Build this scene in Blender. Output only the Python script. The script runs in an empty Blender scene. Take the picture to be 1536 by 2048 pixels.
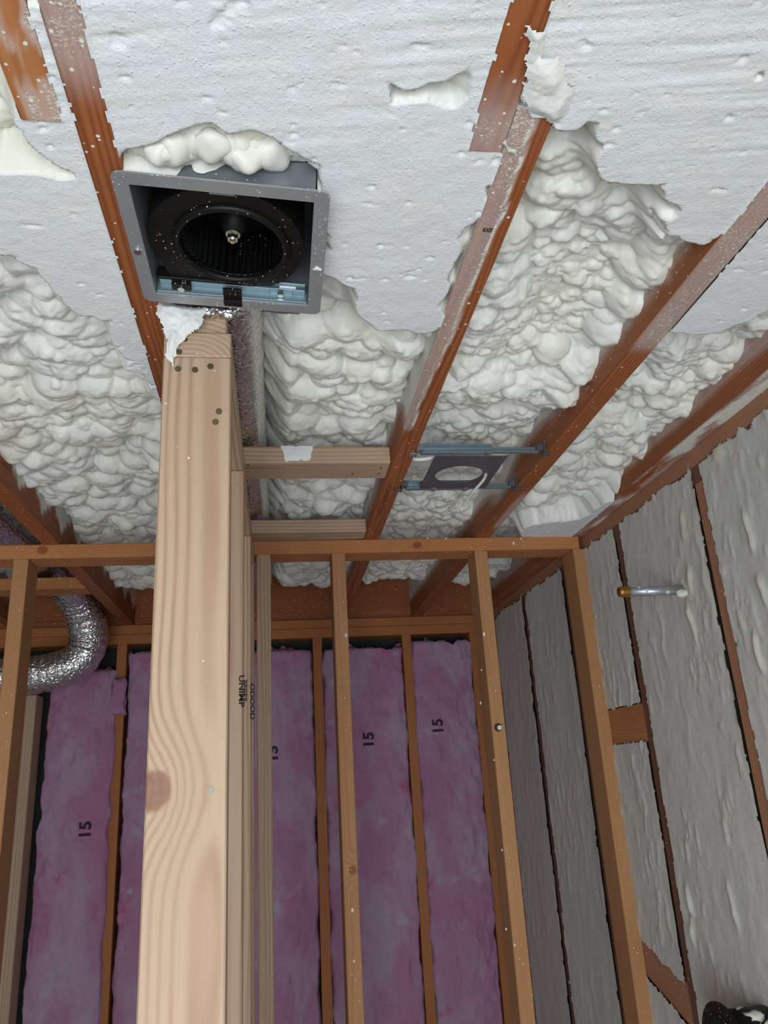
import bpy, bmesh, math, random
import numpy as np
from mathutils import Matrix, Vector

# ------------------------------------------------------------------ camera, world, light, exposure
# All heights below are written relative to the lens (z = 0 at the camera); CZ lifts everything so that the floor is z = 0.
CZ = 1.80
scene = bpy.context.scene
COL = scene.collection
CAM = np.array([[0.99009, -0.12861, -0.05590], [0.01091, -0.32653, 0.94512], [-0.13981, -0.93638, -0.32184]])  # world -> camera axes
FPX = 1543.76
cd = bpy.data.cameras.new('camera'); cam = bpy.data.objects.new('camera', cd); COL.objects.link(cam)
cd.sensor_fit = 'VERTICAL'; cd.sensor_height = 36.0; cd.lens = FPX / 2048 * 36.0
cd.clip_start = 0.02; cd.clip_end = 60
u_, s_, vt_ = np.linalg.svd(CAM); RC = (u_ @ vt_)
cam.matrix_world = Matrix.Translation((0, 0, CZ)) @ Matrix(RC.T.tolist()).to_4x4()
scene.camera = cam

world = bpy.data.worlds.new('sky'); scene.world = world; world.use_nodes = True
bg = world.node_tree.nodes['Background']; bg.inputs[0].default_value = (0.80, 0.92, 1.0, 1); bg.inputs[1].default_value = 1.0

WIN = (-1.00, 0.66, -1.25, 0.10)          # rear window opening: x0, x1, z0, z1 (camera-relative)
REAR_Y, LEFT_X, FAR_Y, WALL_X = -0.75, -2.3, 3.16, 0.883
ld = bpy.data.lights.new('window_daylight', 'AREA'); ld.shape = 'RECTANGLE'
ld.size = WIN[1] - WIN[0]; ld.size_y = WIN[3] - WIN[2]; ld.energy = 40; ld.color = (0.90, 0.965, 1.0)
lo = bpy.data.objects.new('window_daylight', ld); COL.objects.link(lo)
lo.location = ((WIN[0] + WIN[1]) / 2, REAR_Y - 0.09, (WIN[2] + WIN[3]) / 2 + CZ)
lo.rotation_euler = (math.radians(90), 0, 0)      # shines into the room (+Y)

vs = scene.view_settings
vs.view_transform = 'Standard'; vs.look = 'None'; vs.gamma = 1.0; vs.use_curve_mapping = False
vs.exposure = 0.14
scene.cycles.max_bounces = 4; scene.cycles.diffuse_bounces = 2; scene.cycles.glossy_bounces = 2

# ------------------------------------------------------------------ small helpers
JB = 0.622        # underside of the ceiling joists
DECK = 0.812      # underside of the roof deck
rng = random.Random(7)

def ray(px, py):
    return RC.T @ np.array([(px - 768) / FPX, -(py - 1024) / FPX, -1.0])
def at_z(px, py, z): d = ray(px, py); return d * (z / d[2])
def at_y(px, py, y): d = ray(px, py); return d * (y / d[1])
def at_x(px, py, x): d = ray(px, py); return d * (x / d[0])

ORG = {}
def tag(o, label=None, cat=None, group=None, kind=None):
    if label: o['label'] = label
    if cat: o['category'] = cat
    if group: o['group'] = group
    if kind: o['kind'] = kind
    return o

def empty(name, loc, rot=(0, 0, 0), local=False):
    o = bpy.data.objects.new(name, None); COL.objects.link(o)
    o.empty_display_size = 0.05
    o.location = (loc[0], loc[1], loc[2] + CZ); o.rotation_euler = rot
    ORG[o.name] = np.zeros(3) if local else np.array(loc, float)
    return o

def np_mesh(name, V, F, smooth=False, attrs=None):
    V = np.asarray(V, dtype=np.float32)
    me = bpy.data.meshes.new(name)
    if isinstance(F, np.ndarray):
        n = F.shape[1]; m = len(F)
        me.vertices.add(len(V)); me.vertices.foreach_set('co', V.ravel())
        me.loops.add(m * n); me.loops.foreach_set('vertex_index', F.astype(np.int32).ravel())
        me.polygons.add(m); me.polygons.foreach_set('loop_start', np.arange(0, m * n, n, dtype=np.int32))
        me.update(calc_edges=True)
    else:
        me.from_pydata(V.tolist(), [], F)
    if smooth:
        me.polygons.foreach_set('use_smooth', np.ones(len(me.polygons), dtype=bool))
    for k, a in (attrs or {}).items():
        at = me.attributes.new(k, 'FLOAT', 'POINT'); at.data.foreach_set('value', np.asarray(a, dtype=np.float32).ravel())
    me.update()
    return me

def mk(name, V, F, mat, parent=None, smooth=False, attrs=None, origin=None):
    V = np.asarray(V, dtype=float)
    lo_, hi_ = V.min(0), V.max(0)
    if origin is None:
        c = (lo_ + hi_) / 2
        origin = c
    origin = np.asarray(origin, float)
    me = np_mesh(name, V - origin, F, smooth, attrs)
    if mat: me.materials.append(mat)
    o = bpy.data.objects.new(name, me); COL.objects.link(o)
    if parent is None:
        o.location = (origin[0], origin[1], origin[2] + CZ)
    else:
        o.parent = parent; o.location = tuple(origin - ORG[parent.name])
    ORG[o.name] = origin
    return o

def bm_out(bm):
    bm.verts.index_update()
    V = np.array([v.co[:] for v in bm.verts]); F = [[v.index for v in f.verts] for f in bm.faces]
    bm.free(); return V, F

def cbox(lo_, hi_, c=0.0015):
    bm = bmesh.new(); bmesh.ops.create_cube(bm, size=1)
    s = [hi_[i] - lo_[i] for i in range(3)]
    for v in bm.verts:
        v.co = [lo_[i] + (v.co[i] + 0.5) * s[i] for i in range(3)]
    if c: bmesh.ops.bevel(bm, geom=list(bm.edges), offset=c, segments=1, affect='EDGES', clamp_overlap=True)
    return bm_out(bm)

def join(parts):
    V, F, n = [], [], 0
    for v, f in parts:
        V.append(np.asarray(v)); F += [[i + n for i in q] for q in (f.tolist() if isinstance(f, np.ndarray) else f)]; n += len(v)
    return np.vstack(V), F

def cyl(p0, p1, r0, r1=None, n=20, caps=True):
    p0, p1 = np.array(p0, float), np.array(p1, float); r1 = r0 if r1 is None else r1
    d = (p1 - p0) / np.linalg.norm(p1 - p0)
    a = np.cross(d, [0, 0, 1.0] if abs(d[2]) < .9 else [1.0, 0, 0]); a /= np.linalg.norm(a); b = np.cross(d, a)
    t = np.linspace(0, 2 * math.pi, n, endpoint=False)
    ring = np.cos(t)[:, None] * a + np.sin(t)[:, None] * b
    V = np.vstack([p0 + ring * r0, p1 + ring * r1])
    F = [[i, (i + 1) % n, n + (i + 1) % n, n + i] for i in range(n)]
    if caps: F += [list(range(n))[::-1], list(range(n, 2 * n))]
    return V, F

def spline(pts, n):
    P = np.array(pts, float); P = np.vstack([2 * P[0] - P[1], P, 2 * P[-1] - P[-2]])
    out = []
    for i in range(1, len(P) - 2):
        for t in np.linspace(0, 1, n, endpoint=False):
            a, b, c, d = P[i - 1], P[i], P[i + 1], P[i + 2]
            out.append(.5 * (2 * b + (c - a) * t + (2 * a - 5 * b + 4 * c - d) * t * t + (3 * b - a - 3 * c + d) * t ** 3))
    out.append(P[-2]); return np.array(out)

def tube(path, rad, n=16, dents=None, caps=True):
    P = np.asarray(path, float); m = len(P)
    rad = np.full(m, rad) if np.isscalar(rad) else np.asarray(rad)
    T = np.gradient(P, axis=0); T /= np.linalg.norm(T, axis=1)[:, None]
    a = np.cross(T[0], [0, 0, 1.0] if abs(T[0][2]) < .9 else [1.0, 0, 0]); a /= np.linalg.norm(a)
    V = []
    t = np.linspace(0, 2 * math.pi, n, endpoint=False)
    for i in range(m):
        a = a - T[i] * np.dot(a, T[i]); a /= np.linalg.norm(a); b = np.cross(T[i], a)
        r = rad[i] * (1 + (dents[i] if dents is not None else 0))
        V.append(P[i] + (np.cos(t)[:, None] * a + np.sin(t)[:, None] * b) * (r[:, None] if np.ndim(r) else r))
    V = np.vstack(V)
    F = [[i * n + j, i * n + (j + 1) % n, (i + 1) * n + (j + 1) % n, (i + 1) * n + j] for i in range(m - 1) for j in range(n)]
    if caps: F += [list(range(n))[::-1], list(range((m - 1) * n, m * n))]
    return V, F

def text_geo(s, size):
    c = bpy.data.curves.new('glyphs', 'FONT'); c.body = s; c.size = size; c.resolution_u = 3; c.offset = size * .03; c.align_x = 'CENTER'; c.align_y = 'CENTER'
    o = bpy.data.objects.new('glyphs', c); COL.objects.link(o)
    dg = bpy.context.evaluated_depsgraph_get(); dg.update()
    me = bpy.data.meshes.new_from_object(o.evaluated_get(dg))
    V = np.array([v.co[:] for v in me.vertices]); F = [list(p.vertices) for p in me.polygons]
    bpy.data.objects.remove(o); bpy.data.curves.remove(c); bpy.data.meshes.remove(me)
    return V, F

# ------------------------------------------------------------------ noise in numpy
def vnoise(x, y, seed):
    g = np.random.RandomState(seed).rand(128, 128)
    xi, yi = np.floor(x).astype(int), np.floor(y).astype(int); fx, fy = x - xi, y - yi
    fx = fx * fx * (3 - 2 * fx); fy = fy * fy * (3 - 2 * fy)
    a, b = g[xi % 128, yi % 128], g[(xi + 1) % 128, yi % 128]; c, d = g[xi % 128, (yi + 1) % 128], g[(xi + 1) % 128, (yi + 1) % 128]
    return (a * (1 - fx) + b * fx) * (1 - fy) + (c * (1 - fx) + d * fx) * fy
def fbm(x, y, seed, oct=3):
    s, a, t = 0, 1.0, 0
    for k in range(oct):
        s = s + a * vnoise(x * 2 ** k + 17 * k, y * 2 ** k + 5 * k, seed + k); t += a; a *= .5
    return s / t
def sstep(a, b, x):
    t = np.clip((x - a) / (b - a), 0, 1); return t * t * (3 - 2 * t)

def sdf_poly(X, Y, poly):
    """signed distance to a polygon, positive inside"""
    P = np.asarray(poly, float); d = np.full(X.shape, 1e9); ins = np.zeros(X.shape, bool)
    for i in range(len(P)):
        a, b = P[i], P[(i + 1) % len(P)]; e = b - a
        t = np.clip(((X - a[0]) * e[0] + (Y - a[1]) * e[1]) / (e @ e + 1e-12), 0, 1)
        d = np.minimum(d, np.hypot(X - a[0] - t * e[0], Y - a[1] - t * e[1]))
        cond = ((a[1] > Y) != (b[1] > Y))
        xx = a[0] + (Y - a[1]) / (b[1] - a[1] + 1e-12) * e[0]
        ins ^= cond & (X < xx)
    return np.where(ins, d, -d)

def bubbles(xs, ys, seed, layers, mask=None, size_map=None):
    """height of a pile of overlapping blown-foam domes; layers = (r_min, r_max, cover, stretch, lift)"""
    R = np.random.RandomState(seed)
    nx, ny = len(xs), len(ys); H = np.zeros((nx, ny)); dx = xs[1] - xs[0]
    area = (xs[-1] - xs[0]) * (ys[-1] - ys[0])
    for (r0, r1, cover, stretch, lift) in layers:
        n = int(cover * area / (math.pi * (.5 * (r0 + r1)) ** 2))
        cx = R.uniform(xs[0], xs[-1], n); cy = R.uniform(ys[0], ys[-1], n)
        rr = r0 + (r1 - r0) * R.rand(n) ** 1.6; sx = 1 + stretch * R.rand(n); ang = R.normal(0, .45, n); lf = lift * (.7 + .6 * R.rand(n))
        for k in range(n):
            r = rr[k]
            if size_map is not None: 
                s = size_map(cx[k], cy[k])
                if s <= 0: continue
                r *= s
            w = r * sx[k]
            i0, i1 = max(0, int((cx[k] - w - xs[0]) / dx)), min(nx, int((cx[k] + w - xs[0]) / dx) + 2)
            j0, j1 = int(np.searchsorted(ys, cy[k] - w)), int(np.searchsorted(ys, cy[k] + w))
            if i1 - i0 < 2 or j1 - j0 < 2: continue
            gx, gy = np.meshgrid(xs[i0:i1] - cx[k], ys[j0:j1] - cy[k], indexing='ij')
            ca, sa = math.cos(ang[k]), math.sin(ang[k])
            q = ((gx * ca + gy * sa) / w) ** 2 + ((-gx * sa + gy * ca) / r) ** 2
            ic, jc = min(nx - 1, max(0, int((cx[k] - xs[0]) / dx))), min(ny - 1, int(np.searchsorted(ys, cy[k])))
            Hw = H[i0:i1, j0:j1]; lowest = Hw[q < 1].min() if (q < 1).any() else H[ic, jc]
            top = min(H[ic, jc] * .9 + r * lf[k], lowest + r * 1.05)
            dome = top - r * (1 - np.sqrt(np.clip(1 - q, 0, 1)))
            dome[q >= 1] = -1
            H[i0:i1, j0:j1] = np.maximum(H[i0:i1, j0:j1], dome)
    return H

def grid_faces(nx, ny, keep=None):
    idx = np.arange(nx * ny).reshape(nx, ny)
    F = np.stack([idx[:-1, :-1], idx[1:, :-1], idx[1:, 1:], idx[:-1, 1:]], -1).reshape(-1, 4)
    if keep is not None:
        k = keep.ravel(); F = F[k[F].all(1)]
    return F

def compact(V, F, attrs):
    used = np.zeros(len(V), bool); used[F.ravel()] = True
    m = np.cumsum(used) - 1
    return V[used], m[F], {k: a[used] for k, a in attrs.items()}

# ------------------------------------------------------------------ material building
class NT:
    def __init__(self, name):
        self.mat = bpy.data.materials.new(name); self.mat.use_nodes = True
        self.t = self.mat.node_tree; self.b = self.t.nodes['Principled BSDF']
    def n(self, typ, ins=None, **kw):
        nd = self.t.nodes.new(typ)
        for k, v in kw.items(): setattr(nd, k, v)
        for k, v in (ins or {}).items(): self.set(nd.inputs[k], v)
        return nd
    def set(self, sock, v):
        if hasattr(v, 'outputs'): v = v.outputs[0]
        if isinstance(v, bpy.types.NodeSocket): self.t.links.new(v, sock)
        else:
            if sock.type == 'RGBA' and len(v) == 3: v = (*v, 1)
            sock.default_value = v
    def m(self, op, a, b=0.0, c=None, clamp=False):
        nd = self.n('ShaderNodeMath', operation=op, use_clamp=clamp)
        self.set(nd.inputs[0], a); self.set(nd.inputs[1], b)
        if c is not None: self.set(nd.inputs[2], c)
        return nd.outputs[0]
    def mix(self, f, a, b, blend='MIX'):
        nd = self.n('ShaderNodeMix', data_type='RGBA', blend_type=blend)
        self.set(nd.inputs[0], f); self.set(nd.inputs[6], a); self.set(nd.inputs[7], b)
        return nd.outputs[2]
    def ss(self, x, a, b):
        nd = self.n('ShaderNodeMapRange', interpolation_type='SMOOTHSTEP')
        for i, v in enumerate((x, a, b, 0.0, 1.0)): self.set(nd.inputs[i], v)
        return nd.outputs[0]
    def noise(self, vec, scale, detail=2.0, rough=0.5, w=None):
        nd = self.n('ShaderNodeTexNoise'); self.set(nd.inputs['Vector'], vec)
        self.set(nd.inputs['Scale'], scale); self.set(nd.inputs['Detail'], detail); self.set(nd.inputs['Roughness'], rough)
        return nd.outputs[0]
    def voro(self, vec, scale, feature='F1'):
        nd = self.n('ShaderNodeTexVoronoi', feature=feature); self.set(nd.inputs['Vector'], vec); self.set(nd.inputs['Scale'], scale)
        return nd
    def coords(self): return self.n('ShaderNodeTexCoord').outputs['Object']
    def scaled(self, vec, s):
        nd = self.n('ShaderNodeVectorMath', operation='MULTIPLY'); self.set(nd.inputs[0], vec); self.set(nd.inputs[1], s); return nd.outputs[0]
    def added(self, vec, s):
        nd = self.n('ShaderNodeVectorMath', operation='ADD'); self.set(nd.inputs[0], vec); self.set(nd.inputs[1], s); return nd.outputs[0]
    def attr(self, name): return self.n('ShaderNodeAttribute', attribute_name=name).outputs['Fac']
    def bump(self, h, dist, strength=1.0, normal=None):
        nd = self.n('ShaderNodeBump'); self.set(nd.inputs['Height'], h); nd.inputs['Distance'].default_value = dist
        nd.inputs['Strength'].default_value = strength
        if normal is not None: self.set(nd.inputs['Normal'], normal)
        return nd.outputs[0]
    def out(self, color=None, rough=None, metal=None, normal=None, spec=None, **kw):
        for k, v in (('Base Color', color), ('Roughness', rough), ('Metallic', metal), ('Normal', normal), ('Specular IOR Level', spec)):
            if v is not None: self.set(self.b.inputs[k], v)
        for k, v in kw.items(): self.set(self.b.inputs[k], v)
        return self.mat

FOAM_COL = (0.80, 0.79, 0.72)
WOODS = {  # earlywood, latewood, broad tint, ring pitch, speckle density, contrast
    'old':   ((0.37, 0.122, 0.040), (0.20, 0.052, 0.019), (0.27, 0.072, 0.023), .0042, .20, .8),
    'plate': ((0.50, 0.210, 0.080), (0.34, 0.115, 0.040), (0.42, 0.150, 0.050), .0050, .26, .55),
    'stud':  ((0.44, 0.220, 0.098), (0.33, 0.140, 0.056), (0.39, 0.180, 0.072), .0050, .24, .5),
    'new':   ((0.50, 0.360, 0.250), (0.36, 0.215, 0.135), (0.47, 0.320, 0.225), .0078, .008, .95),
    'far':   ((0.48, 0.185, 0.065), (0.30, 0.095, 0.032), (0.40, 0.135, 0.045), .0050, .03, .6),
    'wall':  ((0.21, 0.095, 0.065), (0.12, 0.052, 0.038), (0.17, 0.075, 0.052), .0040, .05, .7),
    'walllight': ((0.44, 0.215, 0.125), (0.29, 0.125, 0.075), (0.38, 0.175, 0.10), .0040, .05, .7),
    'deck':  ((0.50, 0.40, 0.28), (0.40, 0.30, 0.20), (0.46, 0.35, 0.24), .0060, .0, .4),
}
_wood = {}
def wood(kind, axis, knots=()):
    key = (kind, axis, tuple(knots))
    if key in _wood: return _wood[key]
    early, late, tint, pitch, speck, contrast = WOODS[kind]
    N = NT('wood_%s_%s' % (kind, axis)); P = N.coords()
    sep = N.n('ShaderNodeSeparateXYZ', {0: P})
    o = [sep.outputs[i] for i in range(3)]
    a, b, l = {'x': (o[1], o[2], o[0]), 'y': (o[0], o[2], o[1]), 'z': (o[0], o[1], o[2])}[axis]
    oi = N.n('ShaderNodeObjectInfo').outputs['Random']
    shift = N.m('MULTIPLY', oi, 37.0)
    vec = N.n('ShaderNodeCombineXYZ', {0: N.m('ADD', a, shift), 1: b, 2: l}).outputs[0]
    long = N.scaled(vec, (1.0, 1.0, .16))
    w1 = N.m('SUBTRACT', N.noise(long, 9.0, 2.0), .5)
    w2 = N.m('SUBTRACT', N.noise(N.added(long, (3.1, 7.7, 1.3)), 9.0, 2.0), .5)
    cx = N.m('MULTIPLY', N.m('SUBTRACT', N.m('FRACT', N.m('MULTIPLY', oi, 91.7)), .5), .07)
    cy = N.m('ADD', N.m('MULTIPLY', N.m('FRACT', N.m('MULTIPLY', oi, 53.3)), .05), .03)
    da = N.m('ADD', N.m('SUBTRACT', a, cx), N.m('MULTIPLY', w1, .022))
    db = N.m('ADD', N.m('ADD', b, cy), N.m('MULTIPLY', w2, .022))
    d = N.m('SQRT', N.m('ADD', N.m('MULTIPLY', da, da), N.m('MULTIPLY', db, db)))
    kmask = None
    for (ka, kb, kl, kr) in knots:      # rings bend round each knot, the knot itself is a darker plug
        e = N.m('SQRT', N.m('ADD', N.m('ADD', N.m('POWER', N.m('ABSOLUTE', N.m('SUBTRACT', a, ka)), 2), N.m('POWER', N.m('ABSOLUTE', N.m('SUBTRACT', b, kb)), 2)),
                                N.m('POWER', N.m('ABSOLUTE', N.m('MULTIPLY', N.m('SUBTRACT', l, kl), .85)), 2)))
        wig = N.m('MULTIPLY', N.m('SUBTRACT', N.noise(vec, 60.0, 2.0), .5), .25 * kr)
        e = N.m('ADD', e, wig)
        d = N.m('ADD', d, N.m('MULTIPLY', N.m('EXPONENT', N.m('MULTIPLY', N.m('POWER', e, 2), -1 / (2.4 * kr) ** 2)), 1.4 * kr))
        k1 = N.m('SUBTRACT', 1.0, N.ss(e, kr * .75, kr * 1.05))
        kmask = k1 if kmask is None else N.m('MAXIMUM', kmask, k1)
    ring = N.m('ADD', N.m('MULTIPLY', N.m('SINE', N.m('MULTIPLY', d, 2 * math.pi / pitch)), .5), .5)
    ring = N.m('POWER', ring, 2.2)
    fib = N.noise(N.scaled(vec, (1, 1, .03)), 420.0, 2.0, .6)
    broad = N.noise(N.scaled(vec, (1, 1, .3)), 10.0, 3.0)
    col = N.mix(N.m('MULTIPLY', ring, contrast), early, late)
    col = N.mix(N.ss(broad, .35, .7), col, N.mix(.6, col, tint))
    col = N.mix(N.m('MULTIPLY', N.ss(fib, .52, .8), .35), col, late)
    if kmask is not None:
        kc = N.mix(N.noise(vec, 160.0, 3.0), (late[0] * .45, late[1] * .42, late[2] * .5), (late[0] * .95, late[1] * .75, late[2] * .7))
        col = N.mix(N.m('MULTIPLY', kmask, .9), col, kc)
    # foam overspray: speckles everywhere, mist where the 'spray' attribute says so
    v = N.voro(P, 130.0); rc = N.n('ShaderNodeSeparateColor', {0: v.outputs['Color']})
    spray = N.attr('spray')
    dens = N.m('ADD', speck, N.m('MULTIPLY', spray, .35))
    dot = N.m('MULTIPLY', N.m('LESS_THAN', rc.outputs[0], dens), N.m('LESS_THAN', v.outputs['Distance'], N.m('ADD', .07, N.m('MULTIPLY', rc.outputs[1], .22))))
    mist = N.ss(N.m('ADD', N.m('MULTIPLY', N.noise(P, 330.0, 3.0, .65), .75), N.m('MULTIPLY', spray, 1.0)), .82, 1.12)
    mist = N.m('MULTIPLY', mist, N.ss(spray, .02, .12))
    col = N.mix(N.m('MULTIPLY', N.ss(spray, .05, .45), .38), col, (.72, .66, .64))      # thin translucent film of overspray dust
    white = N.m('MAXIMUM', dot, N.m('MULTIPLY', mist, .94))
    col = N.mix(white, col, FOAM_COL)
    h = N.m('ADD', N.m('MULTIPLY', ring, -.4), N.m('ADD', N.m('MULTIPLY', fib, .4), N.m('MULTIPLY', white, 1.6)))
    N.out(col, .62, normal=N.bump(h, .0008, .6), spec=.3)
    _wood[key] = N.mat
    return N.mat

def foam_material(name, tint=(1, 1, 1)):
    N = NT(name); P = N.coords(); cut = N.attr('cut')
    big = N.noise(P, 5.0, 3.0)
    skin = N.mix(N.ss(big, .35, .7), (0.80, 0.795, 0.750), (0.79, 0.770, 0.685))
    deep = N.attr('deep')                       # yellower where the foam is freshest and thickest
    skin = N.mix(N.m('MULTIPLY', deep, .35), skin, (0.80, 0.76, 0.60))
    pore = N.noise(P, 520.0, 3.0, .7)
    sliced = N.mix(N.ss(pore, .3, .7), (0.76, 0.78, 0.80), (0.84, 0.85, 0.86))
    sliced = N.mix(N.m('MULTIPLY', N.ss(N.noise(N.scaled(P, (1, 3, 3)), 14.0, 4.0), .5, .75), .5), sliced, (0.82, 0.80, 0.73))
    col = N.mix(cut, skin, sliced)
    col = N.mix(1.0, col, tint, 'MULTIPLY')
    crumbs = N.voro(P, 150.0).outputs['Distance']
    hcut = N.m('ADD', N.m('MULTIPLY', pore, .6), N.m('ADD', N.m('MULTIPLY', N.noise(P, 150.0, 3.0, .6), 1.0), N.m('MULTIPLY', N.m('SUBTRACT', 1.0, N.ss(crumbs, .0, .3)), .45)))
    hskin = N.m('MULTIPLY', N.noise(P, 120.0, 2.0), .35)
    hm = N.n('ShaderNodeMix', data_type='FLOAT'); N.set(hm.inputs[0], cut); N.set(hm.inputs[2], hskin); N.set(hm.inputs[3], hcut)
    rough = N.n('ShaderNodeMix', data_type='FLOAT'); N.set(rough.inputs[0], cut); rough.inputs[2].default_value = .42; rough.inputs[3].default_value = .9
    return N.out(col, rough.outputs[0], normal=N.bump(hm.outputs[0], .0015, .7), spec=.35)

def plain(name, color, rough=.5, metal=0.0, var=.12, scale=40.0, bump=0.0, dust=0.0, spec=.5):
    N = NT(name); P = N.coords(); f = N.noise(P, scale, 4.0, .6)
    col = N.mix(f, tuple(c * (1 - var) for c in color), tuple(min(1, c * (1 + var)) for c in color))
    if dust:
        v = N.voro(P, 330.0); r = N.n('ShaderNodeSeparateColor', {0: v.outputs['Color']})
        dd = N.m('MULTIPLY', N.m('LESS_THAN', r.outputs[0], N.m('MULTIPLY', N.ss(N.noise(P, 12.0, 2.0), .35, .75), dust)), N.m('LESS_THAN', v.outputs['Distance'], N.m('MULTIPLY', r.outputs[1], .34)))
        col = N.mix(dd, col, (.7, .7, .67))
        metal = N.m('MULTIPLY', N.m('SUBTRACT', 1.0, dd), metal)
    nrm = N.bump(f, bump) if bump else None
    return N.out(col, rough, metal, nrm, spec)

def foil_material():
    N = NT('crinkled_foil'); P = N.coords()
    sp = N.attr('spray'); spray = N.m('MULTIPLY', N.ss(N.m('ADD', N.m('MULTIPLY', N.noise(N.scaled(P, (1, 3, 1)), 160.0, 3.0), .8), sp), .75, 1.1), N.ss(sp, .02, .1))
    v1 = N.voro(N.added(P, N.scaled(N.n('ShaderNodeTexNoise', {'Vector': P, 'Scale': 30.0}).outputs['Color'], (.03, .03, .03))), 60.0, 'DISTANCE_TO_EDGE')
    h = N.m('ADD', N.noise(P, 90.0, 3.0, .6), N.m('MULTIPLY', N.ss(v1.outputs[0], 0, .25), .6))
    return N.out(N.mix(spray, (.70, .70, .73), FOAM_COL), N.m('ADD', .22, N.m('MULTIPLY', spray, .6)), N.m('SUBTRACT', 1.0, spray), N.bump(h, .0024, 1.0))

def batt_material():
    N = NT('pink_glass_wool'); P = N.coords()
    oi = N.n('ShaderNodeObjectInfo').outputs['Random']
    Q = N.added(P, N.n('ShaderNodeCombineXYZ', {0: N.m('MULTIPLY', oi, 20.0), 1: 0.0, 2: N.m('MULTIPLY', oi, 9.0)}).outputs[0])
    f1 = N.noise(N.scaled(Q, (1, 1, .6)), 6.0, 5.0, .62); f2 = N.noise(Q, 4.0, 4.0, .7)
    fib = N.noise(N.scaled(Q, (1, 1, .5)), 150.0, 4.0, .7)
    col = N.mix(N.ss(f1, .38, .64), (.47, .215, .365), (.48, .335, .475))
    col = N.mix(N.ss(f2, .58, .74), col, (.50, .11, .25))
    col = N.mix(N.ss(N.noise(Q, 9.0, 3.0), .62, .75), col, (.50, .41, .54))
    col = N.mix(N.m('MULTIPLY', N.ss(fib, .5, .8), .3), col, (.54, .35, .50))
    h = N.m('ADD', N.m('MULTIPLY', fib, .5), N.noise(Q, 40.0, 4.0, .7))
    return N.out(col, .95, normal=N.bump(h, .008, .9), spec=.1)

M_FOAM = foam_material('spray_foam')
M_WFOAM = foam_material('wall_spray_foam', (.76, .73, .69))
M_FOIL = foil_material(); M_BATT = batt_material()
M_GALV = plain('galvanised_steel', (.36, .39, .43), .42, .75, .15, 60, .0003, .5)
M_FLANGE = plain('grey_flange_steel', (.40, .42, .44), .5, .6, .12, 50, .0003, .95)
M_BLUE = plain('blue_grey_zinc', (.25, .33, .37), .38, .6, .15, 40)
M_BLACK = plain('black_plastic', (.006, .0055, .005), .42, 0, .2, 30, 0, .45, .22)
M_BLACK2 = plain('black_wheel_plastic', (.005, .005, .005), .5, 0, .2, 30, 0, 0, .18)
M_DARKMETAL = plain('dark_painted_steel', (.13, .12, .14), .5, .4, .15, 50, .0002, .25)
M_SCREW = plain('zinc_screw', (.62, .62, .60), .25, 1.0, .1, 100)
M_GOLD = plain('yellow_zinc_screw', (.22, .20, .10), .4, .9, .3, 300)
M_BRASS = plain('aged_brass', (.36, .20, .05), .42, .9, .35, 90)
M_PIPE = plain('galvanised_pipe', (.42, .47, .52), .38, .8, .2, 60, .0004, .6)
M_WHITE = plain('white_plastic', (.74, .75, .76), .45)
M_SHEATH = plain('milky_cable_sheath', (.72, .72, .68), .4, 0, .08)
M_INK = plain('black_ink', (.015, .012, .014), .8)
M_PINKINK = plain('batt_print_ink', (.045, .02, .06), .9)
M_BLACKBOARD = plain('black_sheathing_paper', (.02, .02, .02), .8)
M_FLOOR = plain('concrete_floor', (.56, .55, .53), .75, 0, .2, 8, .0006)
M_DRYWALL = plain('plain_wall_board', (.70, .69, .66), .85, 0, .04, 6)

# ------------------------------------------------------------------ the setting: shell
def shell(name, lo_, hi_, mat):
    V, F = cbox(lo_, hi_, 0); o = mk(name, V, F, mat); tag(o, kind='structure'); return o
shell('floor', (LEFT_X - .1, REAR_Y - .1, -CZ - .05), (WALL_X + .12, FAR_Y + .12, -CZ), M_FLOOR)
shell('ceiling', (LEFT_X - .1, REAR_Y - .1, DECK), (WALL_X + .12, FAR_Y + .12, DECK + .02), wood('deck', 'x'))
shell('wall_left', (LEFT_X - .1, REAR_Y, -CZ), (LEFT_X, FAR_Y, DECK), M_DRYWALL)
V, F = join([cbox((LEFT_X - .1, REAR_Y - .1, -CZ), (WIN[0], REAR_Y, DECK), 0), cbox((WIN[1], REAR_Y - .1, -CZ), (WALL_X + .12, REAR_Y, DECK), 0),
             cbox((WIN[0], REAR_Y - .1, -CZ), (WIN[1], REAR_Y, WIN[2]), 0), cbox((WIN[0], REAR_Y - .1, WIN[3]), (WIN[1], REAR_Y, DECK), 0)])
tag(mk('wall_rear', V, F, M_DRYWALL), kind='structure')

def lumber(name, lo_, hi_, kind, parent=None, knots=(), c=.0018):
    axis = 'xyz'[int(np.argmax(np.array(hi_) - np.array(lo_)))]
    V, F = cbox(lo_, hi_, c); return mk(name, V, F, wood(kind, axis, knots), parent)

# right wall: sheathing, studs, double top plate, blocks (one wall with its pieces as children)
wr = shell('wall_right', (WALL_X + .089, REAR_Y, -CZ), (WALL_X + .12, FAR_Y + .12, DECK), wood('deck', 'z'))
for i, y in enumerate((-.63, -.224, .182, .588, .994, 1.394, 1.800, 2.200, 2.611, 3.02)):
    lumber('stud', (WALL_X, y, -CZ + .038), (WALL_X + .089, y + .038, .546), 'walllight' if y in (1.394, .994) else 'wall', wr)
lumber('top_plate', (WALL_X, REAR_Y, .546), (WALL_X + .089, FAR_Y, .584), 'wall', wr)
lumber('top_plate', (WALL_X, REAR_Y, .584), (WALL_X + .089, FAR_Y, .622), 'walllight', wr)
lumber('blocking', (WALL_X + .001, 1.838, .040), (WALL_X + .04, 2.2, .132), 'plate', wr)
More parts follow.
